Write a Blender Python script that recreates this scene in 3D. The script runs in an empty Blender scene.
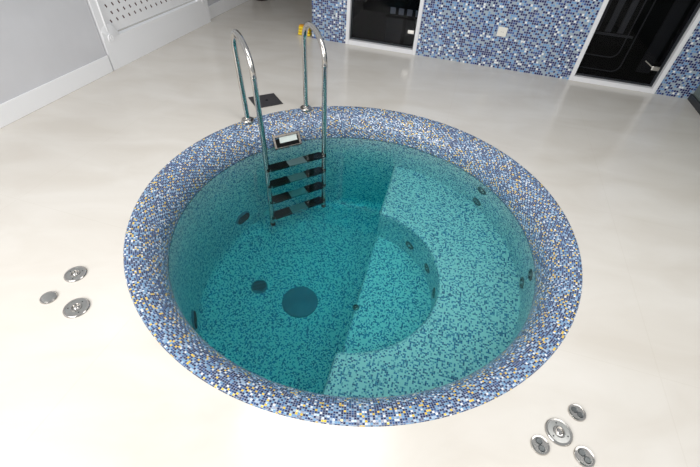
import bpy, bmesh, math, random
from mathutils import Vector, Matrix
random.seed(7)
C = bpy.context.scene
PI = math.pi

# ------------------------------------------------------------------ camera
cam_d = bpy.data.cameras.new('camera')
cam_d.sensor_width = 36.0
cam_d.lens = 385.41 / 700 * 36
cam_d.clip_start = 0.02
cam = bpy.data.objects.new('camera', cam_d)
C.collection.objects.link(cam)
Rx = Vector((0.997043, 0.053328, 0.055324)); Ry = Vector((-0.076842, 0.691949, 0.717846))
Rf = Vector((0.0, 0.719974, -0.694001))
M = Matrix((Rx, Ry, -Rf)).transposed().to_4x4()
M.translation = Vector((0, 0, 1.6))
cam.matrix_world = M
C.camera = cam

# ------------------------------------------------------------------ world and lights
w = bpy.data.worlds.new('world'); C.world = w; w.use_nodes = True
bg = w.node_tree.nodes['Background']
bg.inputs['Color'].default_value = (0.94, 0.97, 1.0, 1)
bg.inputs['Strength'].default_value = 0.50

def area(name, loc, target, sx, sy, power, col=(1, 1, 1)):
    d = bpy.data.lights.new(name, 'AREA'); d.shape = 'RECTANGLE'
    d.size = sx; d.size_y = sy; d.energy = power; d.color = col
    o = bpy.data.objects.new(name, d); C.collection.objects.link(o)
    o.location = loc
    o.rotation_euler = (Vector(target) - Vector(loc)).to_track_quat('-Z', 'Y').to_euler()
    return o
area('window_daylight', (-2.2, -1.2, 2.0), (0.0, 2.0, 0.0), 3.0, 1.9, 122, (1.0, 0.99, 0.975))
area('right_fill_light', (2.2, 0.6, 3.0), (-1.0, 2.6, 0.0), 1.6, 2.4, 42, (1.0, 0.985, 0.965))  # added fill from the upper right, brightens the left wall
area('ceiling_lamp', (-0.2, 1.6, 3.0), (-0.2, 1.6, 0.0), 1.6, 0.9, 30, (1.0, 0.99, 0.97))

C.view_settings.view_transform = 'Standard'
C.view_settings.look = 'None'
C.view_settings.gamma = 1.0
C.view_settings.use_curve_mapping = False
C.view_settings.exposure = 0.06

# ------------------------------------------------------------------ constants (metres)
CX, CY = 0.030, 1.944            # pool centre
RO, RI = 1.376, 1.20             # outer rim, basin radius
ZW = -0.21                       # water level
ZB, ZS, ZF = -0.65, -1.05, -1.50 # bench, step, floor
A0 = -0.23995                    # direction of the tiled wall
A1 = A0 + PI / 2
U = Vector((math.cos(A0), math.sin(A0), 0)); N = Vector((-math.sin(A0), math.cos(A0), 0))
DB = 4.78                        # tiled wall: N.p = DB
UL = Vector((math.cos(1.3384), math.sin(1.3384), 0)); NL = Vector((-math.sin(1.3384), math.cos(1.3384), 0))
DL = 3.20                        # left wall face of baseboard

# ------------------------------------------------------------------ material helpers
def new_mat(name):
    m = bpy.data.materials.new(name); m.use_nodes = True
    nt = m.node_tree
    return m, nt, nt.nodes['Principled BSDF']

def plain(name, col, rough=0.5, metal=0.0, spec=0.5, noise=0.0, nscale=6.0, bump=0.0, coat=0.0):
    m, nt, b = new_mat(name)
    b.inputs['Base Color'].default_value = (*col, 1)
    b.inputs['Roughness'].default_value = rough
    b.inputs['Metallic'].default_value = metal
    b.inputs['Specular IOR Level'].default_value = spec
    b.inputs['Coat Weight'].default_value = coat
    tc = nt.nodes.new('ShaderNodeTexCoord')
    nz = nt.nodes.new('ShaderNodeTexNoise'); nz.inputs['Scale'].default_value = nscale
    nz.inputs['Detail'].default_value = 5
    nt.links.new(tc.outputs['Object'], nz.inputs['Vector'])
    if noise:
        mx = nt.nodes.new('ShaderNodeMix'); mx.data_type = 'RGBA'
        mx.inputs['A'].default_value = (*[c * (1 - noise) for c in col], 1)
        mx.inputs['B'].default_value = (*[min(1, c * (1 + noise)) for c in col], 1)
        nt.links.new(nz.outputs['Fac'], mx.inputs['Factor'])
        nt.links.new(mx.outputs['Result'], b.inputs['Base Color'])
    if bump:
        bp = nt.nodes.new('ShaderNodeBump'); bp.inputs['Strength'].default_value = bump
        bp.inputs['Distance'].default_value = 0.005
        nt.links.new(nz.outputs['Fac'], bp.inputs['Height']); nt.links.new(bp.outputs['Normal'], b.inputs['Normal'])
    return m

def mosaic(name, pitch, stops, grout, gw, rough=0.12, jitter=0.0, spec=0.5, seed=0.0, scatter=.55):
    """stops: list of (probability, colour); UV is in metres"""
    m, nt, b = new_mat(name)
    L = nt.links.new; nn = nt.nodes.new
    uv = nn('ShaderNodeUVMap')
    sc = nn('ShaderNodeVectorMath'); sc.operation = 'SCALE'; sc.inputs['Scale'].default_value = 1 / pitch
    L(uv.outputs['UV'], sc.inputs[0])
    fl = nn('ShaderNodeVectorMath'); fl.operation = 'FLOOR'; L(sc.outputs[0], fl.inputs[0])
    ad = nn('ShaderNodeVectorMath'); ad.operation = 'ADD'; ad.inputs[1].default_value = (seed + .5, seed + .5, seed)
    L(fl.outputs[0], ad.inputs[0])
    wn = nn('ShaderNodeTexWhiteNoise'); wn.noise_dimensions = '3D'; L(ad.outputs[0], wn.inputs['Vector'])
    cr = nn('ShaderNodeValToRGB'); cr.color_ramp.interpolation = 'CONSTANT'
    e = cr.color_ramp.elements
    while len(e) > 1: e.remove(e[-1])
    t = 0; tot = sum(s[0] for s in stops)
    for i, (pr, col) in enumerate(stops):
        if i == 0: el = e[0]; el.position = 0
        else: el = e.new(t)
        el.color = (*col, 1); t += pr / tot
    # tiles are laid so that equal colours seldom touch: a lattice value plus some noise
    dt = nn('ShaderNodeVectorMath'); dt.operation = 'DOT_PRODUCT'; L(fl.outputs[0], dt.inputs[0]); dt.inputs[1].default_value = (.7548777, .5698403, 0)
    ma = nn('ShaderNodeMath'); ma.operation = 'MULTIPLY_ADD'; L(wn.outputs['Value'], ma.inputs[0]); ma.inputs[1].default_value = scatter; L(dt.outputs['Value'], ma.inputs[2])
    mf = nn('ShaderNodeMath'); mf.operation = 'FRACT'; L(ma.outputs[0], mf.inputs[0])
    L(mf.outputs[0], cr.inputs['Fac'])
    fr = nn('ShaderNodeVectorMath'); fr.operation = 'FRACTION'; L(sc.outputs[0], fr.inputs[0])
    sp = nn('ShaderNodeSeparateXYZ'); L(fr.outputs[0], sp.inputs[0])
    def edge(out):
        a = nn('ShaderNodeMath'); a.operation = 'SUBTRACT'; L(out, a.inputs[0]); a.inputs[1].default_value = .5
        c = nn('ShaderNodeMath'); c.operation = 'ABSOLUTE'; L(a.outputs[0], c.inputs[0]); return c.outputs[0]
    mx = nn('ShaderNodeMath'); mx.operation = 'MAXIMUM'; L(edge(sp.outputs[0]), mx.inputs[0]); L(edge(sp.outputs[1]), mx.inputs[1])
    gt = nn('ShaderNodeMath'); gt.operation = 'GREATER_THAN'; L(mx.outputs[0], gt.inputs[0]); gt.inputs[1].default_value = .5 - gw
    mc = nn('ShaderNodeMix'); mc.data_type = 'RGBA'; L(gt.outputs[0], mc.inputs['Factor'])
    L(cr.outputs['Color'], mc.inputs['A']); mc.inputs['B'].default_value = (*grout, 1)
    L(mc.outputs['Result'], b.inputs['Base Color'])
    ro = nn('ShaderNodeMix'); ro.data_type = 'FLOAT'; L(gt.outputs[0], ro.inputs['Factor'])
    ro.inputs['A'].default_value = rough; ro.inputs['B'].default_value = .7
    L(ro.outputs['Result'], b.inputs['Roughness'])
    b.inputs['Specular IOR Level'].default_value = spec
    if jitter:
        g = nn('ShaderNodeNewGeometry')
        s1 = nn('ShaderNodeVectorMath'); s1.operation = 'SUBTRACT'; L(wn.outputs['Color'], s1.inputs[0]); s1.inputs[1].default_value = (.5, .5, .5)
        s2 = nn('ShaderNodeVectorMath'); s2.operation = 'SCALE'; L(s1.outputs[0], s2.inputs[0]); s2.inputs['Scale'].default_value = jitter
        s3 = nn('ShaderNodeVectorMath'); s3.operation = 'ADD'; L(s2.outputs[0], s3.inputs[0]); L(g.outputs['Normal'], s3.inputs[1])
        s4 = nn('ShaderNodeVectorMath'); s4.operation = 'NORMALIZE'; L(s3.outputs[0], s4.inputs[0])
        L(s4.outputs[0], b.inputs['Normal'])
    return m

NAVY = (.008, .018, .085); ROYAL = (.022, .09, .26); SKY = (.17, .36, .58); PALE = (.42, .56, .72)
rim_mat = mosaic('rim_mosaic', .0102, [(.42, NAVY), (.20, ROYAL), (.18, SKY), (.12, PALE), (.085, (.95, .62, .03)), (.055, (.9, .92, .92))],
                 (.27, .32, .42), .09, .07, .34, 1.0)
wall_mat = mosaic('wall_mosaic', .0228, [(.40, (.014, .018, .10)), (.13, (.04, .09, .28)), (.20, (.15, .33, .58)), (.21, (.34, .42, .47)), (.06, (.85, .87, .86))],
                  (.36, .40, .50), .085, .22, .06)
pool_mat = mosaic('basin_mosaic', .0102, [(.58, (.84, .86, .82)), (.14, (.34, .48, .55)), (.19, (.05, .19, .38)), (.10, (.02, .07, .22))],
                  (.78, .78, .72), .04, .35, 0, scatter=.9)
white = plain('white_lacquer', (.89, .89, .90), .3)
frame_white = plain('white_aluminium', (.80, .80, .82), .35)
chrome = plain('chrome', (.58, .56, .53), .12, 1.0)
jetm = plain('jet_steel', (.16, .17, .17), .3, .8)
brushed = plain('brushed_steel', (.50, .50, .48), .32, 1.0, noise=.1, nscale=60)
dark = plain('dark_plastic', (.02, .022, .025), .4)
black = plain('black_rubber', (.004, .0045, .005), .6, spec=.15)
treadm = plain('grey_tread', (.20, .22, .22), .5)
drainm = plain('dark_steel', (.085, .08, .085), .45, .6, noise=.2, nscale=40)
wallpaint = plain('marbled_wall', (.62, .62, .64), .55, noise=.15, nscale=2.2)
yellowm = plain('yellow_plastic', (.85, .62, .02), .4)
orangem = plain('orange_plastic', (.80, .38, .02), .45)
socketm = plain('socket_white', (.80, .77, .70), .4)
holem = plain('brown_hole', (.09, .04, .04), .8)
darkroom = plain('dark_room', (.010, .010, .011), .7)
darkgrey = plain('dark_grey', (.16, .16, .17), .4)
slatm = plain('slat_grey', (.45, .50, .58), .5)
greenglass = plain('grey_green_panel', (.16, .19, .17), .25)
drainwhite = plain('skimmer_white', (.70, .76, .72), .4)
drain_dark = plain('main_drain_dark', (.10, .22, .28), .5, noise=.35, nscale=9)  # noise in the colour stands in for reflection streaks on the main drain

# floor: pale glossy porcelain, very faint joints and clouding
floor_mat, nt, b = new_mat('porcelain_floor')
L = nt.links.new; nn = nt.nodes.new
tc = nn('ShaderNodeTexCoord'); mp = nn('ShaderNodeMapping'); mp.inputs['Rotation'].default_value = (0, 0, -A0)
L(tc.outputs['Object'], mp.inputs['Vector'])
br = nn('ShaderNodeTexBrick'); br.offset = 0.0; br.inputs['Scale'].default_value = 1.0
br.inputs['Brick Width'].default_value = 1.2; br.inputs['Row Height'].default_value = 1.2
br.inputs['Mortar Size'].default_value = .0025
br.inputs['Color1'].default_value = br.inputs['Color2'].default_value = (1, 1, 1, 1); br.inputs['Mortar'].default_value = (.965, .96, .95, 1)
L(mp.outputs[0], br.inputs['Vector'])
nz = nn('ShaderNodeTexNoise'); nz.inputs['Scale'].default_value = 1.6; nz.inputs['Detail'].default_value = 6; nz.inputs['Distortion'].default_value = .6
mp2 = nn('ShaderNodeMapping'); mp2.inputs['Scale'].default_value = (1, 2.2, 1); L(tc.outputs['Object'], mp2.inputs['Vector']); L(mp2.outputs[0], nz.inputs['Vector'])
cr = nn('ShaderNodeValToRGB'); cr.color_ramp.elements[0].color = (.655, .61, .545, 1); cr.color_ramp.elements[1].color = (.735, .70, .645, 1)
cr.color_ramp.elements[0].position = .3; cr.color_ramp.elements[1].position = .7
L(nz.outputs['Fac'], cr.inputs['Fac'])
mu = nn('ShaderNodeMix'); mu.data_type = 'RGBA'; mu.blend_type = 'MULTIPLY'; mu.inputs['Factor'].default_value = 1
L(cr.outputs['Color'], mu.inputs['A']); L(br.outputs['Color'], mu.inputs['B']); L(mu.outputs['Result'], b.inputs['Base Color'])
b.inputs['Roughness'].default_value = .2

# water: refracting surface, absorbing body
water_mat = bpy.data.materials.new('pool_water'); water_mat.use_nodes = True
nt = water_mat.node_tree; nt.nodes.clear(); L = nt.links.new; nn = nt.nodes.new
out = nn('ShaderNodeOutputMaterial'); gl = nn('ShaderNodeBsdfGlass'); gl.inputs['IOR'].default_value = 1.33
gl.inputs['Roughness'].default_value = 0.0; gl.inputs['Color'].default_value = (.90, .99, 1.0, 1)
L(gl.outputs[0], out.inputs['Surface'])
va = nn('ShaderNodeVolumeAbsorption'); va.inputs['Color'].default_value = (.0, .90, .93, 1); va.inputs['Density'].default_value = 1.0
L(va.outputs[0], out.inputs['Volume'])
# door glass: grey tinted pane
glass_mat = bpy.data.materials.new('tinted_glass'); glass_mat.use_nodes = True
nt = glass_mat.node_tree; nt.nodes.clear(); L = nt.links.new; nn = nt.nodes.new
out = nn('ShaderNodeOutputMaterial'); tr = nn('ShaderNodeBsdfTransparent'); tr.inputs['Color'].default_value = (.62, .63, .65, 1)
gy = nn('ShaderNodeBsdfGlossy'); gy.inputs['Roughness'].default_value = .02; gy.inputs['Color'].default_value = (.3, .3, .3, 1)
fz = nn('ShaderNodeFresnel'); fz.inputs['IOR'].default_value = 1.35; ms = nn('ShaderNodeMixShader')
L(fz.outputs[0], ms.inputs[0]); L(tr.outputs[0], ms.inputs[1]); L(gy.outputs[0], ms.inputs[2]); L(ms.outputs[0], out.inputs['Surface'])

# ------------------------------------------------------------------ mesh helpers
def link(name, bm, mat, parent=None, smooth=False, loc=None, kind=None, bevel=0):
    me = bpy.data.meshes.new(name)
    bmesh.ops.recalc_face_normals(bm, faces=bm.faces)
    bm.to_mesh(me); bm.free()
    for mm in (mat if isinstance(mat, list) else [mat]): me.materials.append(mm)
    if smooth:
        for p in me.polygons: p.use_smooth = True
        if smooth != 'all': me.set_sharp_from_angle(angle=math.radians(40))
    o = bpy.data.objects.new(name, me); C.collection.objects.link(o)
    if loc is not None: o.location = loc
    if parent is not None: o.parent = parent
    if kind: o['kind'] = kind
    if bevel:
        bv = o.modifiers.new('bevel', 'BEVEL'); bv.width = bevel; bv.segments = 2; bv.limit_method = 'ANGLE'
    return o

def thing(name, label, cat, loc=(0, 0, 0), rz=0, group=None):
    o = bpy.data.objects.new(name, None); C.collection.objects.link(o)
    o.empty_display_size = .05
    o.location = loc; o.rotation_euler = (0, 0, rz); tag(o, label, cat, group); return o
def tag(o, label, cat, group=None):
    o['label'] = label; o['category'] = cat
    if group: o['group'] = group
    return o

def box(bm, c, s, rot=None):
    m = Matrix.Translation(Vector(c)) @ (rot.to_4x4() if rot else Matrix()) @ Matrix.Diagonal((*s, 1))
    bmesh.ops.create_cube(bm, size=1, matrix=m); return bm
def lathe(bm, prof, seg=32, mat=None, cap=False):
    """prof: list of (r, z) top to bottom"""
    mat = mat or Matrix(); rings = []
    for r, z in prof:
        if r < 1e-6: rings.append([bm.verts.new(mat @ Vector((0, 0, z)))])
        else: rings.append([bm.verts.new(mat @ Vector((r * math.cos(2 * PI * k / seg), r * math.sin(2 * PI * k / seg), z))) for k in range(seg)])
    for a, b2 in zip(rings, rings[1:]):
        for k in range(seg):
            k2 = (k + 1) % seg
            if len(a) == 1 and len(b2) == 1: continue
            if len(a) == 1: bm.faces.new((a[0], b2[k2], b2[k]))
            elif len(b2) == 1: bm.faces.new((a[k], a[k2], b2[0]))
            else: bm.faces.new((a[k], a[k2], b2[k2], b2[k]))
    return bm
def tube(bm, pts, r, seg=16, cap=True):
    pts = [Vector(p) for p in pts]; rings = []; up = None
    for i, p in enumerate(pts):
        t = ((pts[min(i + 1, len(pts) - 1)] - pts[max(i - 1, 0)])).normalized()
        if up is None: up = t.orthogonal().normalized()
        up = (up - t * up.dot(t)).normalized(); v = t.cross(up)
        rings.append([bm.verts.new(p + (up * math.cos(2 * PI * k / seg) + v * math.sin(2 * PI * k / seg)) * r) for k in range(seg)])
    for a, b2 in zip(rings, rings[1:]):
        for k in range(seg): bm.faces.new((a[k], a[(k + 1) % seg], b2[(k + 1) % seg], b2[k]))
    if cap: bm.faces.new(rings[0]); bm.faces.new(rings[-1][::-1])
    return bm
def prism(bm, poly, z0, z1, uvfun=True):
    """vertical prism with UVs in metres on the top and round the sides"""
    uvl = bm.loops.layers.uv.verify()
    lo = [bm.verts.new((x, y, z0)) for x, y in poly]; hi = [bm.verts.new((x, y, z1)) for x, y in poly]
    f = bm.faces.new(hi)
    for lp in f.loops: lp[uvl].uv = (lp.vert.co.x * .978 - lp.vert.co.y * .208 + 20, lp.vert.co.x * .208 + lp.vert.co.y * .978 + 20)
    bm.faces.new(lo[::-1])
    s = 0; n = len(poly)
    for k in range(n):
        k2 = (k + 1) % n
        d = (hi[k2].co - hi[k].co).length
        f = bm.faces.new((lo[k], lo[k2], hi[k2], hi[k]))
        for lp, q in zip(f.loops, ((s, z0), (s + d, z0), (s + d, z1), (s, z1))): lp[uvl].uv = (q[0] + 20, q[1] + 20)
        s += d
    return bm

# ------------------------------------------------------------------ setting
# floor with the round opening for the pool
bm = bmesh.new(); n = 192
X0, X1, Y0, Y1 = -4.4, 6.0, -2.0, 9.2
inner, outer = [], []
for k in range(n):
    a = 2 * PI * k / n; dx, dy = math.cos(a), math.sin(a)
    ts = []
    if dx > 1e-9: ts.append((X1 - CX) / dx)
    if dx < -1e-9: ts.append((X0 - CX) / dx)
    if dy > 1e-9: ts.append((Y1 - CY) / dy)
    if dy < -1e-9: ts.append((Y0 - CY) / dy)
    t = min(ts)
    inner.append(bm.verts.new((CX + dx * RO, CY + dy * RO, 0))); outer.append(bm.verts.new((CX + dx * t, CY + dy * t, 0)))
for k in range(n):
    bm.faces.new((inner[k], outer[k], outer[(k + 1) % n], inner[(k + 1) % n]))
for (cx_, cy_) in ((X0, Y0), (X0, Y1), (X1, Y0), (X1, Y1)):   # the four corners
    v = bm.verts.new((cx_, cy_, 0))
    best = sorted(outer, key=lambda q: (q.co - v.co).length)
    a_ = [q for q in best if abs(q.co.x - cx_) < 1e-4][:1]; b_ = [q for q in best if abs(q.co.y - cy_) < 1e-4 and q not in a_][:1]
    if a_ and b_: bm.faces.new((v, a_[0], b_[0]))
fo = link('floor', bm, floor_mat, kind='structure')

def plane_box(name, u0, u1, d0, d1, z0, z1, mat, UU, NN, parent=None, kind=None, bevel=0, uv=False):
    """box given in a wall's own frame: u along, d depth, z height"""
    bm = bmesh.new(); c = UU * ((u0 + u1) / 2) + NN * ((d0 + d1) / 2) + Vector((0, 0, (z0 + z1) / 2))
    R = Matrix((UU, NN, Vector((0, 0, 1)))).transposed()
    box(bm, c, (u1 - u0, abs(d1 - d0), z1 - z0), R)
    if uv:
        uvl = bm.loops.layers.uv.verify()
        for f in bm.faces:
            f.normal_update()
            for lp in f.loops:
                co = lp.vert.co
                if abs(f.normal.dot(UU)) > .7: lp[uvl].uv = (co.dot(NN) + 30, co.z)
                else: lp[uvl].uv = (co.dot(UU) + 30, co.z)
    return link(name, bm, mat, parent, kind=kind, bevel=bevel)

# tiled back wall in one mesh, with the two doorways left open
bm = bmesh.new(); uvl = bm.loops.layers.uv.verify()
R = Matrix((U, N, Vector((0, 0, 1)))).transposed()
for (u0, u1, z0, z1) in ((-1.84, -1.409, 0, 2.6), (-.545, 1.167, 0, 2.6), (2.036, 2.375, 0, 2.6), (-1.409, -.545, 2.1, 2.6), (1.167, 2.036, 2.1, 2.6)):
    box(bm, U * ((u0 + u1) / 2) + N * (DB + .1) + Vector((0, 0, (z0 + z1) / 2)), (u1 - u0, .2, z1 - z0), R)
for f in bm.faces:
    f.normal_update()
    for lp in f.loops:
        co = lp.vert.co
        lp[uvl].uv = ((co.dot(N) if abs(f.normal.dot(U)) > .7 else co.dot(U)) + 30, co.z)
link('wall_back', bm, wall_mat, kind='structure')
# right wall: starts at the end of the tiled wall and runs toward the camera
plane_box('wall_right', 2.375, 2.45, 2.2, DB, .06, 2.6, greenglass, U, N, kind='structure')
plane_box('baseboard_right', 2.355, 2.45, 2.2, DB, 0, .06, dark, U, N, kind='structure')
# left wall
plane_box('wall_left', -1.6, 3.02, DL + .015, DL + .12, 0, 2.6, wallpaint, UL, NL, kind='structure')
plane_box('baseboard_left', -1.6, 3.02, DL, DL + .014, 0, .15, white, UL, NL, kind='structure', bevel=.004)
plane_box('wall_left_far', 4.80, 8.2, DL + .085, DL + .16, 0, 2.6, wallpaint, UL, NL, kind='structure')
plane_box('baseboard_left_far', 4.80, 8.2, DL + .06, DL + .084, 0, .15, white, UL, NL, kind='structure', bevel=.004)
# passage behind the tiled wall
plane_box('wall_far', -4.3, 2.5, 7.9, 8.0, 0, 2.6, plain('passage_wall', (.22, .20, .18), .7), U, N, kind='structure')
plane_box('ceiling', -4.3, 2.5, 5.2, 8.0, 2.6, 2.7, plain('passage_ceiling', (.45, .43, .40), .8), U, N, kind='structure')

# ------------------------------------------------------------------ glass doors
def door(idx, u0, u1, left):
    d = bpy.data.objects.new('door_%d' % idx, None); C.collection.objects.link(d); d['kind'] = 'structure'
    d.location = (0, 0, 0)
    w = .042
    bm = bmesh.new()
    for (a, b2, z0, z1) in ((u0, u0 + w, 0, 2.1), (u1 - w, u1, 0, 2.1), (u0 + w, u1 - w, 0, .05), (u0 + w, u1 - w, 2.05, 2.1)):
        box(bm, U * ((a + b2) / 2) + N * (DB + .05) + Vector((0, 0, (z0 + z1) / 2)), (b2 - a, .13, z1 - z0), R)
    link('door_frame', bm, frame_white, d, bevel=.004)
    plane_box('glass_pane', u0 + w, u1 - w, DB + .040, DB + .050, .05, 2.05, glass_mat, U, N, d)
    return d
def hinge_at(d, u, z, rod=None):
    h = plane_box('hinge', u - .05, u + .025, DB + .022, DB + .040, z - .022, z + .022, chrome, U, N, d, bevel=.006)
    if rod:
        bm = bmesh.new(); tube(bm, [U * (u - .04) + N * (DB + .03) + Vector((0, 0, z + .005)), U * (u - .14) + N * (DB + .03) + Vector((0, 0, z + .06))], .007, 8)
        link('door_stay', bm, chrome, d, smooth=True)
d1 = door(1, -1.409, -.545, True); hinge_at(d1, -.63, .23)
d2 = door(2, 1.167, 2.036, False); hinge_at(d2, 1.94, .235, True)
# dark cabins behind the doors
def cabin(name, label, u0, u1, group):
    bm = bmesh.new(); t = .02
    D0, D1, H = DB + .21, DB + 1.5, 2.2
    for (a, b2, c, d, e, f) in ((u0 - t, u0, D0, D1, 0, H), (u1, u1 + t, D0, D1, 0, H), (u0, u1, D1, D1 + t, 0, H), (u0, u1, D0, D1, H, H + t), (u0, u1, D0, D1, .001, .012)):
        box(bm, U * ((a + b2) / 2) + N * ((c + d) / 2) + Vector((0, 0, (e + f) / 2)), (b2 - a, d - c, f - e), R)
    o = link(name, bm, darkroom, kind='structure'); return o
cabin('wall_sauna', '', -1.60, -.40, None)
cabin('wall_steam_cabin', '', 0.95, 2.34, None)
t = thing('sauna_bench', 'black sauna bench with grey slatted back behind the right glass door', 'bench')
def in_cabin(u, z, d=DB + .25): return U * u + N * d + Vector((0, 0, z))
def frame_path(u1_, z0_, r_, top):
    return [in_cabin(1.0, z0_), in_cabin(u1_ - r_, z0_)] + [in_cabin(u1_ - r_ + r_ * math.sin(k * PI / 16), z0_ + r_ - r_ * math.cos(k * PI / 16)) for k in range(1, 9)] + [in_cabin(u1_, top)]
for (uu, z0_, r_) in ((1.68, .075, .08), (1.60, .215, .08)):
    link('bent_frame', tube(bmesh.new(), frame_path(uu, z0_, r_, 1.1), .006, 8), darkgrey, t, smooth=True)
link('rail', box(bmesh.new(), in_cabin(1.32, .433), (.66, .03, .018), R), darkgrey, t)
for k in range(5): link('slat', box(bmesh.new(), in_cabin(1.04 + .12 * k, .80, DB + .27), (.055, .02, .70), R), darkgrey, t)
link('seat', box(bmesh.new(), in_cabin(1.28, .42, DB + .55), (.60, .50, .03), R), black, t, bevel=.01)
link('side_board', box(bmesh.new(), in_cabin(1.93, .75, DB + .30), (.13, .02, 1.3), R), plain('charcoal_board', (.055, .055, .06), .5), t)
link('side_board', box(bmesh.new(), in_cabin(2.10, .75, DB + .30), (.12, .02, 1.3), R), plain('charcoal_board_2', (.045, .045, .05), .5), t)
t = thing('wall_panel', 'dark grey panel with pale slats above it behind the left glass door', 'panel')
plane_box('panel_board', -.98, -.79, DB + .25, DB + .28, .02, .29, plain('smoke_board', (.05, .05, .055), .5), U, N, t)
plane_box('panel_board', -.74, -.46, DB + .25, DB + .28, .02, .29, plain('smoke_board_2', (.045, .045, .045), .5), U, N, t)
plane_box('top_rail', -1.0, -.46, DB + .24, DB + .27, .29, .315, black, U, N, t)
for k in range(5):
    plane_box('slat', -.95 + .10 * k, -.89 + .10 * k, DB + .255, DB + .27, .33, .40, slatm, U, N, t)
plane_box('upper_board', -1.0, -.46, DB + .25, DB + .28, .40, 1.2, black, U, N, t)
# ------------------------------------------------------------------ pool
pool = thing('plunge_pool', 'round sunken plunge pool with blue, white and yellow mosaic rim', 'pool', (CX, CY, 0))
def ring_uv(prof, seg, name, mat, parent, close_bottom=False):
    bm = bmesh.new(); uvl = bm.loops.layers.uv.verify()
    circ = round(2 * PI * 1.28 / (.0102 * 1)) * .0102 if mat is rim_mat else round(2 * PI * 1.2 / .0102) * .0102
    s = [0]
    for (r0, z0), (r1, z1) in zip(prof, prof[1:]): s.append(s[-1] + math.hypot(r1 - r0, z1 - z0))
    rings = [[bm.verts.new((r * math.cos(2 * PI * k / seg), r * math.sin(2 * PI * k / seg), z)) for k in range(seg)] for r, z in prof]
    for i in range(len(prof) - 1):
        for k in range(seg):
            k2 = (k + 1) % seg
            f = bm.faces.new((rings[i][k], rings[i][k2], rings[i + 1][k2], rings[i + 1][k]))
            for lp, (a, b2) in zip(f.loops, ((k, s[i]), (k + 1, s[i]), (k + 1, s[i + 1]), (k, s[i + 1]))):
                lp[uvl].uv = (a / seg * circ + .0001, b2 + 10.001)
    bm.normal_update()
    me = bpy.data.meshes.new(name); bmesh.ops.reverse_faces(bm, faces=[f for f in bm.faces if (f.normal.z < -.05 or (abs(f.normal.z) <= .05 and Vector((f.calc_center_median().x, f.calc_center_median().y)).dot(Vector((f.normal.x, f.normal.y))) > 0))])
    bm.to_mesh(me); bm.free(); me.materials.append(mat)
    for p in me.polygons: p.use_smooth = True
    o = bpy.data.objects.new(name, me); C.collection.objects.link(o); o.parent = parent
    return o
prof = [(RO, -.03), (RO, .001), (RO - .004, .004)]
for k in range(1, 25):
    t_ = k / 24 * PI / 2
    prof.append((RO - .004 - (RO - .004 - RI) * math.sin(t_), .004 - .19 * (1 - math.cos(t_))))
prof.append((RI, -.235))
ring_uv(prof, 256, 'mosaic_rim', rim_mat, pool)
ring_uv([(RI, -.235), (RI, -.5), (RI, -.9), (RI, ZF + .10)] + [(RI - .10 + .10 * math.cos(k * PI / 16), ZF + .10 - .10 * math.sin(k * PI / 16)) for k in range(1, 9)], 192, 'basin_wall', pool_mat, pool)
poly = [((RI - .09) * math.cos(2 * PI * k / 128), (RI - .09) * math.sin(2 * PI * k / 128)) for k in range(128)]
bm = bmesh.new(); prism(bm, poly, ZF - .05, ZF, True); link('basin_floor', bm, pool_mat, pool)
# bench and step; the chord that cuts both is x = .10 + .21 y
acx, acy, ar = -.014, -.125, .638
def chord_hit(cx_, cy_, r):
    # (.10+.21y-cx)^2+(y-cy)^2=r^2
    a = 1 + .21 ** 2; b2 = 2 * (.21 * (.10 - cx_) - cy_); c = (.10 - cx_) ** 2 + cy_ ** 2 - r * r
    d = math.sqrt(b2 * b2 - 4 * a * c); ys = ((-b2 + d) / (2 * a), (-b2 - d) / (2 * a)); return [(.10 + .21 * y, y) for y in ys]
RW = RI + .04
(pt, pb), (at, ab) = chord_hit(0, 0, RW), chord_hit(acx, acy, ar)
def arc(cx_, cy_, r, p0, p1, n):
    a0 = math.atan2(p0[1] - cy_, p0[0] - cx_); a1 = math.atan2(p1[1] - cy_, p1[0] - cx_)
    return [(cx_ + r * math.cos(a0 + (a1 - a0) * k / n), cy_ + r * math.sin(a0 + (a1 - a0) * k / n)) for k in range(n + 1)]
outer_arc = arc(0, 0, RW, pt, pb, 72); inner_arc = arc(acx, acy, ar, at, ab, 48)
bm = bmesh.new(); prism(bm, outer_arc + inner_arc[::-1], ZF - .02, ZB); link('bench', bm, pool_mat, pool, bevel=.03)
bm = bmesh.new(); prism(bm, [(acx + (x - acx) * 1.04, acy + (y - acy) * 1.04) for x, y in inner_arc], ZF - .02, ZS); link('step', bm, pool_mat, pool, bevel=.02)

# fittings on a surface: local +Z is the outward normal
def orient(pos, nrm):
    q = Vector(nrm).to_track_quat('Z', 'Y'); return Matrix.Translation(Vector(pos)) @ q.to_matrix().to_4x4()
def nozzle(pos, nrm, r, twist=0.0):
    ring = lathe(bmesh.new(), [(r * .62, -.002), (r * .62, .006), (r * .70, .010), (r * .92, .008), (r, .002), (r, -.004)], 28)
    o = link('jet_nozzle', ring, jetm, pool, smooth=True); o.matrix_local = orient(pos, nrm) @ Matrix.Rotation(twist, 4, 'Z')
    cup = lathe(bmesh.new(), [(0, -.004), (r * .45, -.004), (r * .62, .003)], 24)
    link('nozzle_cup', cup, black, o, smooth=True)
    eye = lathe(bmesh.new(), [(0, .014), (r * .20, .013), (r * .32, .006), (r * .34, -.004)], 16)
    link('nozzle_eye', eye, chrome, o, smooth=True)
    bm = bmesh.new(); box(bm, (0, 0, .003), (r * 1.15, r * .14, .006)); link('nozzle_bar', bm, chrome, o)
    return o
def on_wall(deg, z, r, rad=RI):
    a = math.radians(deg); return nozzle((rad * math.cos(a), rad * math.sin(a), z), (-math.cos(a), -math.sin(a), 0), r, random.random())
on_wall(31.7, -.34, .048); on_wall(32.1, -.56, .048)
on_wall(-12.0, -.33, .048); on_wall(-9.5, -.56, .048)
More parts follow.
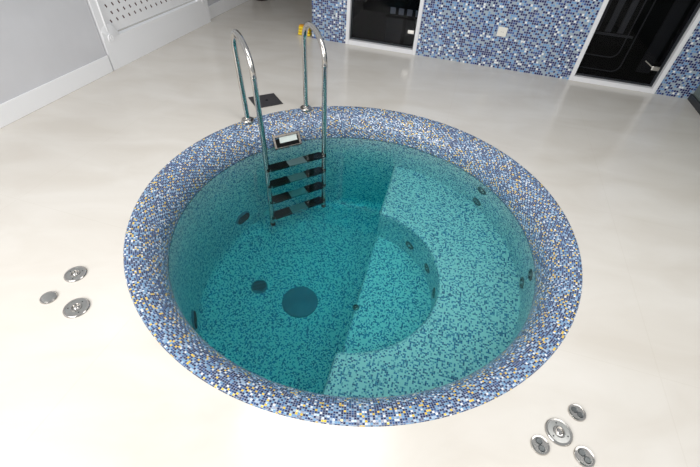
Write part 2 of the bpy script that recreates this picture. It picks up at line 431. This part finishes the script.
def on_riser(deg, z, r):
    a = math.radians(deg); return nozzle((acx + (ar) * math.cos(a), acy + (ar) * math.sin(a), z), (-math.cos(a), -math.sin(a), 0), r, random.random())
on_riser(41.2, -.90, .045); on_riser(17.7, -.90, .045); on_riser(-4, -.88, .045)
nozzle((.055, -.258, ZS), (0, 0, 1), .026)
# large suction grille on the back left wall, another on the near left wall
def grille(pos, nrm, r, name='suction_grille'):
    o = link(name, lathe(bmesh.new(), [(0, .016), (r * .5, .018), (r * .8, .014), (r, .004), (r, -.004)], 32), drain_dark, pool, smooth=True)
    o.matrix_local = orient(pos, nrm)
    for k in range(-3, 4):
        bm = bmesh.new(); hw = r * .8 * math.sqrt(1 - (k / 4.2) ** 2); box(bm, (0, k * r * .2, .018), (2 * hw, r * .07, .006)); link('grille_bar', bm, dark, o)
    return o
def grille_wall(deg, z, r):
    a = math.radians(deg); return grille((RI * math.cos(a), RI * math.sin(a), z), (-math.cos(a), -math.sin(a), 0), r)
grille_wall(148.0, -1.18, .085); grille_wall(-159.8, -1.20, .085)
a = math.radians(135.6); inl = link('return_inlet', lathe(bmesh.new(), [(0, .012), (.02, .012), (.035, .006), (.04, -.002)], 24), drainwhite, pool, smooth=True)
inl.matrix_local = orient((RI * math.cos(a), RI * math.sin(a), -1.36), (-math.cos(a), -math.sin(a), 0))
md = link('main_drain', lathe(bmesh.new(), [(0, .020), (.12, .020), (.145, .012), (.15, 0)], 48), drain_dark, pool, smooth=True, loc=(-.405, -.03, ZF))
sdn = grille((-.77, .08, ZF), (0, 0, 1), .07, 'floor_drain')
# skimmer mouth in the rim between the ladder rails
a = math.atan2(1.0, -.64); sk_c = Vector((RI * math.cos(a) * .985, RI * math.sin(a) * .985, -.175)); nrm = Vector((-math.cos(a), -math.sin(a), .55)).normalized()
SM = orient(sk_c, nrm)
# make local X horizontal
zc = nrm; xc = Vector((-math.sin(a), math.cos(a), 0)); yc = zc.cross(xc); SM = Matrix((xc, yc, zc)).transposed().to_4x4(); SM.translation = sk_c
bm = bmesh.new()
for (cx_, cy_, sx_, sy_) in ((0, .052, .25, .022), (0, -.052, .25, .022), (-.114, 0, .022, .09), (.114, 0, .022, .09)): box(bm, (cx_, cy_, .006), (sx_, sy_, .014))
sk = link('skimmer_frame', bm, plain('skimmer_steel', (.22, .20, .18), .25, .9), pool, bevel=.003); sk.matrix_local = SM
bm = bmesh.new(); box(bm, (0, 0, -.010), (.21, .09, .012)); link('skimmer_mouth', bm, black, sk)
bm = bmesh.new(); box(bm, (-.014, -.016, .001), (.160, .050, .006)); fl_ = link('skimmer_flap', bm, drainwhite, sk)

# water
bm = bmesh.new(); lathe(bm, [(0, ZW), (RI + .003, ZW), (RI + .003, ZF - .03), (0, ZF - .03)], 192)
wt = link('pool_water', bm, water_mat, loc=(CX, CY, 0), smooth=True)
tag(wt, 'still clear teal water filling the round plunge pool', 'water'); wt['kind'] = 'stuff'

# ------------------------------------------------------------------ ladder
lad = thing('pool_ladder', 'stainless steel pool ladder with looped handrails and four black-tipped treads', 'ladder', (-.696, 3.056, 0))
din = Vector((.54693, -.83718, 0)); dp = Vector((.83718, .54693, 0)); ctr = Vector((-.696, 3.056, 0))
HW = .2655
for s, top_lean, toff in ((-1, -.028, .005), (1, 0.0, 0)):
    base = dp * (s * HW)
    def P(t_, z): return base + din * t_ + Vector((0, 0, z)) + dp * (top_lean * max(0, z) / .7)
    T = .35 + toff
    pts = [P(0, .01 + .55 * k / 8) for k in range(9)]
    for k in range(1, 9):
        a = k / 8 * PI / 2; pts.append(P(.115 * (1 - math.cos(a)), .56 + .155 * math.sin(a)))
    for k in range(1, 11):
        a = k / 10 * PI / 2; pts.append(P(.115 + (T - .115) * math.sin(a), .715 - .20 * (1 - math.cos(a))))
    joint = len(pts)
    pts += [P(T, .515 - (.515 + 1.27) * k / 12) for k in range(1, 13)]
    o = link('handrail', tube(bmesh.new(), pts, .0205, 20), chrome, lad, smooth=True)
    cj = bmesh.new(); tube(cj, [P(T, .50), P(T, .485)], .0225, 20); link('rail_collar', cj, chrome, o, smooth=True)
    fl = lathe(bmesh.new(), [(.021, .030), (.027, .030), (.030, .018), (.048, .016), (.052, .010), (.052, .001)], 32)
    link('floor_flange', fl, chrome, lad, smooth=True, loc=base + Vector((0, 0, .001)))
    fr_ = P(T, -1.27); bm = bmesh.new(); lathe(bm, [(0, .012), (.024, .012), (.024, -.03), (0, -.03)], 20); link('rail_foot', bm, black, lad, loc=fr_)
RL = Matrix((dp, din, Vector((0, 0, 1)))).transposed()
for z in (-.31, -.595, -.88, -1.165):
    cz = din * .3525 + Vector((0, 0, z)); wdt = HW * 2 - .035
    t = link('tread', box(bmesh.new(), cz, (wdt, .085, .024), RL), treadm, lad, bevel=.004)
    for s in (-1, 1):
        link('grip_pad', box(bmesh.new(), cz + dp * (s * wdt * .325) + Vector((0, 0, .002)), (wdt * .33, .089, .030), RL), black, t, bevel=.004)
        link('end_clamp', box(bmesh.new(), cz + dp * (s * (HW - .012)) + Vector((0, 0, -.002)), (.045, .055, .05), RL), black, t, bevel=.008)

# ------------------------------------------------------------------ floor hatch behind the ladder
hatch = thing('floor_hatch', 'square dark metal floor hatch plate behind the ladder handrails', 'hatch', (-.854, 3.298, 0), math.radians(32))
link('plate', box(bmesh.new(), (0, 0, .003), (.245, .235, .004)), drainm, hatch, bevel=.001)
link('lift_hole', lathe(bmesh.new(), [(0, .0062), (.012, .0062), (.014, .004)], 16), black, hatch, loc=(.012, 0, 0))

# ------------------------------------------------------------------ round chrome deck fittings
def deck(name, label, cat, x, y, r, style, group, rz=0):
    r *= .95; t = thing(name, label, cat, (x, y, 0), rz, group); t.scale = (1, 1, .6)
    link('flange', lathe(bmesh.new(), [(r * .80, .012), (r * .93, .013), (r * .99, .008), (r, .0005)], 48), chrome, t, smooth=True)
    if style == 'air':      # large disc with rings, three screws and a raised centre
        link('disc', lathe(bmesh.new(), [(r * .44, .011), (r * .80, .010), (r * .81, .0115)], 48), brushed, t, smooth=True)
        link('inner_ring', lathe(bmesh.new(), [(r * .30, .010), (r * .34, .017), (r * .41, .017), (r * .44, .010)], 40), chrome, t, smooth=True)
        link('centre_knob', lathe(bmesh.new(), [(0, .020), (r * .14, .020), (r * .20, .016), (r * .24, .010), (r * .30, .009)], 32), chrome, t, smooth=True)
        for k in range(3):
            a = k * 2 * PI / 3 + .4; link('screw', lathe(bmesh.new(), [(0, .0125), (r * .05, .0120), (r * .06, .010)], 12), dark, t, smooth=True, loc=(r * .62 * math.cos(a), r * .62 * math.sin(a), 0))
    elif style == 'eyes':   # small cap with two round hollows
        link('cap', lathe(bmesh.new(), [(0, .009), (r * .80, .009), (r * .81, .012)], 40), chrome, t, smooth=True)
        for s in (-1, 1):
            link('finger_hole', lathe(bmesh.new(), [(0, .0095), (r * .26, .0098), (r * .33, .0125), (r * .36, .009)], 24), jetm, t, smooth=True, loc=(s * r * .36, 0, 0))
    else:                   # plain push button
        link('button', lathe(bmesh.new(), [(0, .020), (r * .5, .0195), (r * .78, .014), (r * .80, .010)], 40), brushed, t, smooth=True)
    return t
gL, gR = 'chrome deck fittings left of the pool', 'chrome deck fittings at the bottom right of the pool'
deck('air_control', 'large chrome ringed disc left of pool, farther from the camera of two', 'deck fitting', -1.386, 1.203, .056, 'air', gL, .3)
deck('air_control', 'large chrome ringed disc left of pool, nearer the camera of two', 'deck fitting', -1.269, 1.006, .061, 'air', gL, .9)
deck('push_button', 'small plain round button, leftmost chrome fitting on the floor', 'deck fitting', -1.429, 1.050, .040, 'button', gL)
deck('air_control', 'large chrome ringed disc at lower right, between three small caps', 'deck fitting', .896, .607, .057, 'air', gR, 1.2)
deck('two_hole_fitting', 'small two-hole chrome cap beside large disc, uppermost of the small caps at lower right', 'deck fitting', 1.0, .690, .038, 'eyes', gR, 2.3)
deck('two_hole_fitting', 'small two-hole chrome cap left of the large lower-right disc', 'deck fitting', .804, .552, .039, 'eyes', gR, 1.7)
deck('two_hole_fitting', 'small two-hole chrome cap below the large disc, cut by the bottom edge', 'deck fitting', .966, .522, .041, 'eyes', gR, 2.0)

# ------------------------------------------------------------------ socket on the tiled wall
so = thing('wall_socket', 'cream square socket plate on the blue mosaic wall between the glass doors', 'socket', U * .335 + N * DB + Vector((0, 0, .375)), A0)
link('face_plate', box(bmesh.new(), (0, -.006, 0), (.098, .012, .092)), socketm, so, bevel=.004)
link('socket_insert', lathe(bmesh.new(), [(0, .010), (.026, .010), (.030, .014), (.033, .012)], 24, Matrix.Rotation(PI / 2, 4, 'X')), socketm, so, smooth=True)
for s in (-1, 1): link('pin_hole', box(bmesh.new(), (s * .010, -.0125, 0), (.005, .005, .005)), dark, so)

# ------------------------------------------------------------------ yellow object at the wall's end
ye = thing('yellow_scrub_block', 'small bright yellow ribbed block on the floor at the mosaic wall end', 'scrub block', (-.755, 5.17, 0), A0)
for k in range(3):
    link('rib', box(bmesh.new(), (0, 0, .018 + .034 * k), (.16 - .01 * k, .08, .028)), yellowm, ye, bevel=.010)
link('core', box(bmesh.new(), (0, 0, .05), (.13, .05, .09)), orangem, ye, bevel=.004)
link('top_pad', box(bmesh.new(), (-.02, .01, .106), (.10, .06, .012)), orangem, ye, bevel=.005)

# dark pot far back in the passage
po = thing('floor_pot', 'dark brown round pot on the floor far back in the passage', 'pot', (-1.63, 6.68, 0))
pm = plain('dark_brown_ceramic', (.035, .022, .018), .5)
link('pot_body', lathe(bmesh.new(), [(.13, .20), (.145, .21), (.155, .20), (.15, .10), (.11, .005), (0, .001)], 32), pm, po, smooth=True)
link('soil', lathe(bmesh.new(), [(0, .185), (.135, .185)], 32), black, po)

# ------------------------------------------------------------------ white perforated panel on the left
pn = thing('perforated_panel', 'white panel with rounded corners, rosettes and a field of small slots', 'panel')
RLm = Matrix((UL, NL, Vector((0, 0, 1)))).transposed()
def lp(u, d, z): return UL * u + NL * (DL + d) + Vector((0, 0, z))
u0, u1, zc_, ztop = 3.035, 4.80, .275, 1.25
rr = .120
rc = .088                       # rosettes stand this far in from the sides
bm = bmesh.new()
for (a, b2, z0, z1) in ((u0, u1, .001, zc_), (u0, u0 + .10, zc_, ztop), (u1 - .10, u1, zc_, ztop), (u0 + .10, u1 - .10, ztop - .10, ztop)):
    box(bm, lp((a + b2) / 2, .03, (z0 + z1) / 2), (b2 - a, .055, z1 - z0), RLm)
bmesh.ops.remove_doubles(bm, verts=bm.verts, dist=1e-5)
link('panel_frame', bm, white, pn, bevel=.003)
for uu in (u0 + .05, u1 - .05): link('frame_bead', tube(bmesh.new(), [lp(uu + .03, .004, zc_ + .06), lp(uu + .03, .004, ztop - .06)], .010, 12), white, pn, smooth=True)
# perforated field, recessed
link('perforated_board', box(bmesh.new(), lp((u0 + u1) / 2, .035, (zc_ + ztop) / 2), (u1 - u0 - .12, .008, ztop - zc_ - .05), RLm), white, pn)
bm = bmesh.new(); rows = 0
for i in range(20):
    for j in range(28):
        uu = u0 + .19 + j * .084 + (.042 if i % 2 else 0); zz = zc_ + .115 + i * .064
        if uu > u1 - .16 or zz > ztop - .15: continue
        box(bm, lp(uu, .0305, zz), (.013, .002, .030), RLm @ Matrix.Rotation(-.5, 3, 'Y'))
hl = link('slot_field', bm, holem, pn); hl['kind'] = 'stuff'
for (cu, cz2) in ((u0 + rc, zc_), (u1 - rc, zc_), (u0 + rc, ztop - .09), (u1 - rc, ztop - .09)):
    MM = Matrix.Translation(lp(cu, 0, cz2)) @ RLm.to_4x4() @ Matrix.Rotation(PI / 2, 4, 'X')
    link('rosette', lathe(bmesh.new(), [(0, .010), (.012, .010), (.018, .006), (.024, .009), (.032, .008), (.036, -.004)], 32, MM), white, pn, smooth=True)
    ear = lathe(bmesh.new(), [(0, .001), (rr - .012, .001), (rr - .002, -.004), (rr, -.03)], 64, MM)
    for v in ear.verts:
        u_, z_ = v.co.dot(UL), v.co.z
        cl = min(max(u_, u0 + .006), u1 - .006); v.co += UL * (cl - u_)
        v.co.z = max(z_, zc_) if cz2 < .6 else min(z_, ztop - .09)
    link('corner_block', ear, white, pn, smooth=True)
